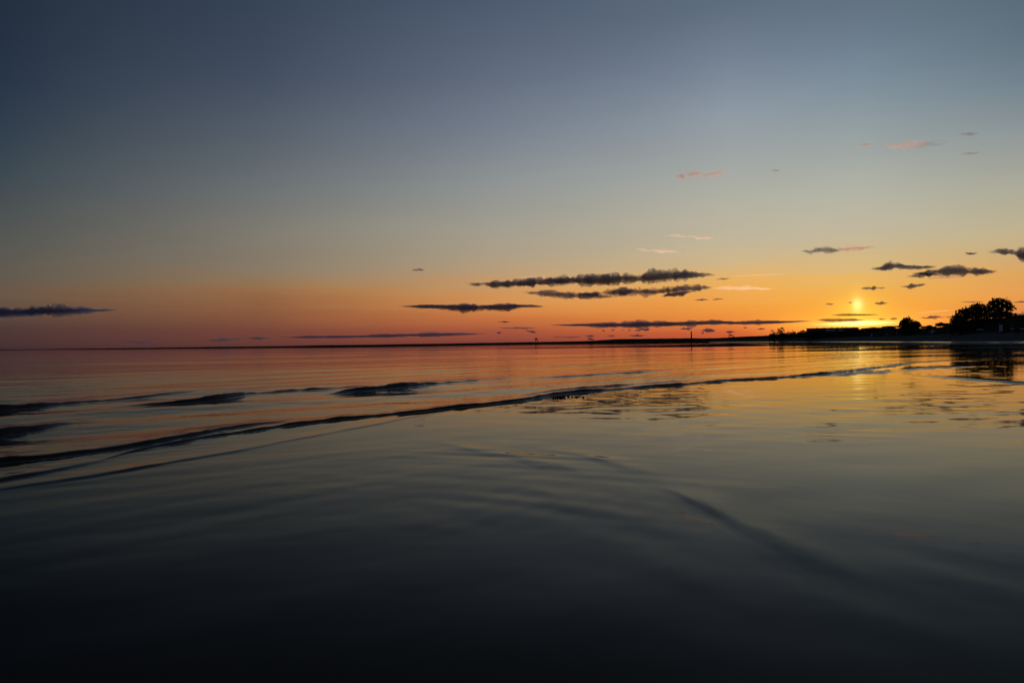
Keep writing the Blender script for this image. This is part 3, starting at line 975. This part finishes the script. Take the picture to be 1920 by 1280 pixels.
def lobes_dome(n, seed, lo=0.30, rx=0.34, rz=0.2):
    rs = np.random.RandomState(seed)
    out = []
    for i in range(n):
        t = math.pi * (0.06 + 0.88 * (i + 0.5) / n)
        out.append((0.72 * math.cos(t), rs.uniform(-.4, .4), lo + (0.8 - lo) * math.sin(t) ** 0.8, rx * rs.uniform(.85, 1.15), rz * rs.uniform(.85, 1.15)))
    out += [(0.3, 0.1, 0.4, 0.45, 0.24), (-0.3, 0.1, 0.4, 0.45, 0.24), (0, 0, 0.58, 0.5, 0.25), (0.35, 0, 0.18, 0.4, 0.16), (-0.35, 0, 0.18, 0.4, 0.16)]
    return out


TG = 'trees on the dune'
plant('broadleaf_tree', 'tallest broad domed oak on the dune with sky showing through its right side', 'tree', 1845, 1904, 557, 322, lobes_dome(9, 1), 6500, 0.28, 11, 0.22, group=TG)
plant('broadleaf_tree', 'bushy tree in the middle of the group, left against the oak', 'tree', 1806, 1860, 566, 318, lobes_dome(7, 2), 5000, 0.30, 12, 0.05, group=TG)
plant('broadleaf_tree', 'lowest sloping tree at the left end of the group', 'tree', 1779, 1822, 573, 312, [(-.6, 0, .34, .36, .26), (-.25, .1, .52, .42, .28), (.15, -.1, .66, .42, .26), (.55, 0, .72, .40, .22), (.2, 0, .4, .6, .3), (-.75, .1, .2, .25, .2)], 5200, 0.30, 13, 0.04, group=TG)
plant('broadleaf_tree', 'lone round tree standing on the shore right of the sunset', 'tree', 1685, 1716, 592.5, 420, lobes_dome(8, 4, 0.34), 4200, 0.34, 14, 0.10, group=TG)
plant('broadleaf_tree', 'smaller tree leaning on the right of the lone round tree', 'tree', 1708, 1728, 600, 418, lobes_dome(6, 5, 0.34), 2200, 0.32, 15, 0.06, group=TG)
BG = 'bushes along the shore'


def bush(label, x0, x1, ytop, r, seed, n=900, leaf=0.32, name='bush', group=BG):
    rs = np.random.RandomState(seed)
    lb = [(rs.uniform(-.7, .7), rs.uniform(-.4, .4), rs.uniform(.3, .72), rs.uniform(.3, .5), rs.uniform(.2, .3)) for _ in range(7)]
    lb += [(-.7, 0, .25, .3, .25), (.7, 0, .25, .3, .25), (0, 0, .4, .7, .3)]
    return plant(name, label, 'bush', x0, x1, ytop, r, lb, n, leaf, seed, 0.0, False, group, mat=M_LEAF2)


bush('broad bush between the lone round tree and the tree group', 1752, 1790, 603, 385, 31, 1200)
bush('small low bush right beside the smaller leaning tree', 1726, 1748, 608.5, 420, 32, 500)
bush('bush on the dune at the right edge beyond the oak', 1896, 1950, 590, 312, 33, 1100)
bush('low bush filling the foot of the tree group', 1785, 1850, 590, 318, 34, 1600)
bush('low bush filling the foot of the oak', 1840, 1912, 582, 318, 36, 1800)
bush('first bush at the tip of the point', 1440, 1464, 617.5, 700, 41, 900, 0.5)
bush('second bush on the point under the scraggly tree', 1456, 1480, 616, 690, 42, 900, 0.5)
bush('third bush on the point', 1474, 1496, 616.5, 670, 43, 900, 0.5)
bush('fourth bush on the point', 1488, 1508, 616, 650, 44, 900, 0.5)
bush('fifth bush on the point, next to the long building', 1502, 1518, 614.5, 620, 45, 700, 0.5)
bush('low bush on the hill under the brightest glow', 1622, 1662, 612, 565, 46, 900, 0.4)
bush('low bush on the hill left of the lone round tree', 1652, 1692, 610.5, 548, 47, 900, 0.4)
for i, (x0, x1, yt, r, lab) in enumerate((
        (1512, 1542, 617.5, 585, 'low bush before the left end of the long building'), (1538, 1572, 619.5, 580, 'low bush before the middle of the long building'),
        (1568, 1600, 618.5, 575, 'low bush before the right half of the long building'), (1596, 1622, 615.5, 570, 'low bush at the right end of the long building'),
        (1612, 1636, 614.5, 590, 'low bush in the dip between the long building and the hill'), (1676, 1700, 614.5, 470, 'bush at the left foot of the lone round tree'),
        (1700, 1732, 612, 410, 'bush at the right foot of the lone round tree'), (1738, 1765, 611, 390, 'small bush left of the broad bush'))):
    bush(lab, x0, x1, yt, r, 60 + i, 1000, 0.4)
plant('scraggly_tree', 'small scraggly tree sticking out above the bushes on the point', 'tree', 1457, 1472, 612.6, 695, [(-.5, 0, .8, .4, .10), (.3, 0, .9, .5, .09), (.7, 0, .76, .3, .08), (0, 0, .68, .4, .1)], 260, 0.4, 51)
plant('wind_bent_tree', 'tiny wind bent tree alone on the low shore', 'tree', 1101, 1113, 633.8, 1155, [(-.6, 0, .78, .35, .14), (-.1, 0, .86, .5, .12), (.4, 0, .72, .4, .13), (.85, 0, .5, .25, .18)], 420, 0.6, 52, gy=at(1107, 639.2, 1155).z)

# ------------------------------------------------------------------ long building
bd = 600.0
pc = at(1564, 620, bd)
azb = ray(1564, 620)[0]
half = (at(1617, 620, bd).xy - at(1511, 620, bd).xy).length / 2
zg = float(land_z(azb, bd)) - 0.4
zr = at(1564, 614.4, bd).z - zg
broot = empty('seaside_pavilion', (pc.x, pc.y, zg), -azb)
tag(broot, 'long low flat roofed building on the dune left of the sunset', 'building')
MB().box(-half + .6, half - 3.2, 0, 12, -1.5, zr - 0.5).build('wall', M_WALL, broot)
rf = MB().hexa([(-half, -.8, zr - .5), (half - 2.2, -.8, zr - .5), (half - 2.2, 12.8, zr - .5), (-half, 12.8, zr - .5), (-half, -.8, zr), (half - 3.4, -.8, zr), (half - 3.4, 12.8, zr), (-half, 12.8, zr)]).build('roof', M_ROOF, broot)
for s in (-.62, -.36, -.08, .12, .3, .42, .7):
    MB().box(s * half - .35, s * half + .35, 4, 4.7, zr - .02, zr + random.uniform(.4, .8)).build('vent', M_ROOF, rf)
for x0, x1 in ((-.30, .05), (.14, .34)):
    MB().box(x0 * half, x1 * half, -.12, 0.1, zr - 2.6, zr - .62).build('pale_panel', M_PALE, broot)
for s in (-.88, -.78, -.68, -.58, -.48, -.38, .42, .52, .62, .72, .82):
    w_ = MB().box(s * half - 1.0, s * half + 1.0, -.08, .1, zr - 2.4, zr - 1.0).build('window', M_GLASS, broot)
    MB().box(s * half - 1.12, s * half + 1.12, -.2, -.08, zr - 2.52, zr - 2.4).build('sill', M_PALE, w_)
MB().box(.08 * half - 1, .08 * half + .6, -.1, .1, -1.2, zr - 2.5).build('door', M_GREYP, broot)

# ------------------------------------------------------------------ watchtower, beacon, slide
r_ = 1115.0
pb = at(1006, 640.9, r_)
ht = at(1006, 633.4, r_).z - pb.z
t_ = empty('watchtower', pb, -ray(1006, 640)[0])
tag(t_, 'small dark watchtower on splayed legs on the low shore', 'tower')
for sx_ in (-1, 1):
    for sy_ in (-1, 1):
        MB().tube([(sx_ * 2.6, sy_ * 2.6, -.6), (sx_ * 1.7, sy_ * 1.7, ht * .55)], .34, 6).build('leg', M_WOOD, t_)
MB().box(-2.3, 2.3, -2.3, 2.3, ht * .52, ht * .60).build('platform', M_WOOD, t_)
MB().box(-2.1, .9, -1.6, 1.6, ht * .60, ht * .97).build('cabin', M_WOOD, t_)
MB().hexa([(-2.3, -1.9, ht * .96), (1.1, -1.9, ht * .92), (1.1, 1.9, ht * .92), (-2.3, 1.9, ht * .96), (-2.3, -1.9, ht * 1.02), (1.1, -1.9, ht * .97), (1.1, 1.9, ht * .97), (-2.3, 1.9, ht * 1.02)]).build('roof', M_WOOD, t_)
MB().box(1.9, 2.25, -2.2, 2.2, ht * .60, ht * 1.0).build('railing', M_WOOD, t_)
for s in (-1, 1):
    MB().tube([(s * 2.4, -2.4, ht * .1), (-s * 1.8, -1.9, ht * .5)], .2, 5).build('brace', M_WOOD, t_)

r_ = 1045.0
pb = at(1296.5, 636, r_)
ht = at(1296.5, 620.5, r_).z - pb.z
t_ = empty('beacon_tower', pb, 0)
tag(t_, 'tall slender dark beacon tower rising from the low shore', 'tower')
MB().tube([(0, 0, -1), (0, 0, ht * .3), (0, 0, ht - .5)], [1.05, .95, .78], 14).build('shaft', M_CONC, t_, True)
MB().tube([(0, 0, ht - .7), (0, 0, ht - .35), (0, 0, ht)], [.78, 1.0, 1.0], 14).build('crown_ring', M_CONC, t_)
MB().tube([(0, 0, -1), (0, 0, .9)], [1.7, 1.3], 14).build('plinth', M_CONC, t_)

r_ = 950.0
pb = at(1373, 634.5, r_)
ht = at(1373, 626.4, r_).z - pb.z
t_ = empty('beach_slide', pb, -ray(1373, 634)[0])
tag(t_, 'dark beach slide with a chute running down to the right', 'slide')
w0 = (at(1381, 634, r_).xy - at(1367, 634, r_).xy).length / 2
for sy_ in (-.9, .9):
    MB().tube([(-w0 * .62, sy_, -.8), (-w0 * .66, sy_, ht * .85)], .3, 6).build('leg', M_WOOD, t_)
    MB().tube([(-w0 * .1, sy_, -.8), (-w0 * .25, sy_, ht * .8)], .22, 6).build('leg', M_WOOD, t_)
MB().box(-w0 * .95, -w0 * .2, -1.2, 1.2, ht * .78, ht * .88).build('platform', M_WOOD, t_)
MB().box(-w0 * .82, -w0 * .22, -1.1, 1.1, ht * .88, ht * 1.02).build('parapet', M_WOOD, t_)
ch = MB()
for s in (-1, 1):
    ch.hexa([(-w0 * .25, s * .9 - .1, ht * .78), (w0 * 1.05, s * .9 - .1, -.3), (w0 * 1.05, s * .9 + .1, -.3), (-w0 * .25, s * .9 + .1, ht * .78),
             (-w0 * .25, s * .9 - .1, ht * .97), (w0 * 1.05, s * .9 - .1, .6), (w0 * 1.05, s * .9 + .1, .6), (-w0 * .25, s * .9 + .1, ht * .97)])
ch.hexa([(-w0 * .25, -.8, ht * .72), (w0 * 1.05, -.8, -.5), (w0 * 1.05, .8, -.5), (-w0 * .25, .8, ht * .72), (-w0 * .25, -.8, ht * .8), (w0 * 1.05, -.8, -.1), (w0 * 1.05, .8, -.1), (-w0 * .25, .8, ht * .8)])
ch.build('chute', M_GREYP, t_)
MB().tube([(-w0 * 1.0, 0, -.6), (-w0 * .85, 0, ht * .82)], .28, 6).build('ladder', M_WOOD, t_)

# ------------------------------------------------------------------ beach furniture
def stand(x, r):
    az = ray(x, 630)[0]
    return Vector((r * math.sin(az), r * math.cos(az), float(land_z(az, r)))), az


def dist_for(x, y, lo, hi):
    """Distance along the beach at which the ground shows at photo row y."""
    az, t = ray(x, y)
    best = min(np.linspace(lo, hi, 200), key=lambda q: abs(CAM_H + q * t - float(land_z(az, q))))
    return float(best)


def booth(label, x, y, w, h, m1, m2, dark_w, rz=0.0):
    r = dist_for(x, y, 235, 520)
    p, az = stand(x, r)
    t = empty('changing_booth', p, -az + rz)
    tag(t, label, 'booth', 'changing booths on the beach')
    for sx_ in (-1, 1):
        for sy_ in (-1, 1):
            MB().box(sx_ * w / 2 - .05, sx_ * w / 2 + .05, sy_ * .7 - .05, sy_ * .7 + .05, -.3, h).build('post', M_WHITE, t)
    MB().box(-w / 2 + .06, -w / 2 + .06 + (w - .12) * (1 - dark_w), -.73, -.69, .25, h - .05).build('panel', m1, t)
    if dark_w > 0:
        MB().box(w / 2 - .06 - (w - .12) * dark_w + .03, w / 2 - .06, -.73, -.69, .25, h - .05).build('panel', m2, t)
    MB().box(-w / 2 - .02, -w / 2 + .02, -.64, .64, .25, h - .05).build('panel', m2, t)
    MB().box(-w / 2 + .06, w / 2 - .06, .69, .73, .25, h - .05).build('panel', m2, t)


booth('white and blue changing booth straight below the hill under the glow', 1638, 631.3, 2.9, 2.1, M_WHITE, M_BLUE, .72)
booth('grey changing booth in front of the lone round tree', 1685, 628.5, 2.3, 2.0, M_GREYP, M_WOOD, .5)
booth('narrow pale changing booth beside a bench, below the broad bush', 1750, 625.5, 1.3, 2.1, M_WHITE, M_GREYP, .45)
booth('dark wide changing booth below the tree group', 1807, 623, 3.2, 2.0, M_GREYP, M_BLUE, .7)
booth('largest changing booth, pale panel at its left, below the oak', 1885, 622.5, 3.4, 2.5, M_WHITE, M_WOOD, .72)


def bench(label, x, y, w):
    r = dist_for(x, y, 232, 520)
    p, az = stand(x, r)
    t = empty('bench', p, -az)
    tag(t, label, 'bench', 'white beach benches')
    for i in range(3):
        MB().box(-w / 2, w / 2, -.28 + i * .17, -.14 + i * .17, .42, .46).build('slat', M_WHITE, t)
    for i in range(2):
        MB().box(-w / 2, w / 2, .24 + i * .04, .28 + i * .04, .56 + i * .17, .70 + i * .17).build('slat', M_WHITE, t)
    for s in (-1, 1):
        MB().hexa([(s * w * .4 - .05, -.24, -.1), (s * w * .4 + .05, -.24, -.1), (s * w * .4 + .05, .22, -.1), (s * w * .4 - .05, .22, -.1),
                   (s * w * .4 - .05, -.26, .42), (s * w * .4 + .05, -.26, .42), (s * w * .4 + .05, .24, .42), (s * w * .4 - .05, .24, .42)]).build('leg', M_GREYP, t)
        MB().box(s * w * .4 - .04, s * w * .4 + .04, .2, .24, .4, .95).build('back_post', M_GREYP, t)


bench('white bench right of the blue changing booth', 1663.5, 628.5, 2.0)
bench('white bench below the lone round tree', 1702, 627, 1.6)
bench('white bench touching the narrow pale booth', 1745.5, 625, 1.5)
bench('brightest white bench, alone below the tree group', 1838, 621, 2.1)
bench('white bench right beside the largest booth', 1899.5, 620.5, 1.6)
bench('white bench at the right edge of the picture', 1917, 620, 2.4)

r = dist_for(1830, 608.5, 240, 340)
p, az = stand(1830, r)
t_ = empty('marker_post', p, -az)
tag(t_, 'small white marker post on the dark dune slope below the trees', 'post')
MB().tube([(0, 0, -.3), (0, 0, .55)], .07, 8).build('post', M_WHITE, t_)
MB().hexa([(-.14, -.03, .45), (.14, -.03, .45), (.14, .03, .45), (-.14, .03, .45), (-.05, -.03, 1.15), (.05, -.03, 1.15), (.05, .03, 1.15), (-.05, .03, 1.15)]).build('board', M_WHITE, t_)
r = dist_for(1817, 619.5, 240, 340)
p, az = stand(1817, r)
t_ = empty('litter_bin', p, -az)
tag(t_, 'pale litter bin at the right corner of the dark wide booth', 'bin')
MB().tube([(0, 0, .1), (0, 0, .5), (0, 0, .9)], [.2, .25, .28], 12).build('drum', M_WHITE, t_)
MB().tube([(0, .3, -.3), (0, .3, 1.0)], .05, 6).build('post', M_GREYP, t_)
r = dist_for(1907, 629.5, 228, 300)
p, az = stand(1907, r)
t_ = empty('notice_board', p, -az)
tag(t_, 'dark notice board on two legs at the edge of the beach below the oak', 'notice board')
for s in (-.5, .5):
    MB().box(s - .07, s + .07, -.06, .06, -.3, 2.3).build('leg', M_WOOD, t_)
MB().box(-.72, .72, -.12, -.062, 1.0, 2.2).build('board', M_WOOD, t_)
MB().hexa([(-.85, -.25, 2.28), (.85, -.25, 2.28), (.85, .2, 2.28), (-.85, .2, 2.28), (-.8, -.03, 2.5), (.8, -.03, 2.5), (.8, .03, 2.5), (-.8, .03, 2.5)]).build('roof', M_WOOD, t_)

# ------------------------------------------------------------------ seaweed by the breaking wave
def weed(name, label, x, y, w, h, n, seed, group=None):
    rs = np.random.RandomState(seed)
    gx, gy = ground(x, y)
    m_ = MB()
    for _ in range(n):
        p0 = Vector((rs.uniform(-.5, .5) * w, rs.normal() * .05, -.01))
        pk = abs(rs.normal()) * h * .6 + h * .2
        d = Vector((rs.uniform(-.3, .3) * w, rs.normal() * .06, 0))
        m_.tube([p0, p0 + d * .4 + Vector((0, 0, pk)), p0 + d * .8 + Vector((0, 0, pk * .7)), p0 + d * 1.2 + Vector((0, 0, -.01))], [.008, .014, .012, .004], 5)
    o_ = m_.build(name, M_WEED, None, True)
    o_.location = (gx, gy, 0.012)
    return tag(o_, label, 'seaweed', group)


weed('seaweed_clump', 'dark tangled seaweed clump lying at the foot of the breaking wave', 1046, 745.5, .23, .032, 26, 1)
weed('seaweed_scrap', 'dark seaweed scrap touching the right end of the clump', 1058.5, 744, .05, .045, 6, 2, 'seaweed scraps')
for i, (x, lab) in enumerate(((1066, 'first small seaweed scrap trailing off from the clump'), (1073, 'second small seaweed scrap in the trail'), (1079, 'third small seaweed scrap in the trail'), (1084, 'fourth small seaweed scrap in the trail'), (1093, 'last tiny seaweed scrap at the end of the trail'))):
    weed('seaweed_scrap', lab, x, 743.8 + 0.2 * i, .05, .014, 6, 10 + i, 'seaweed scraps')
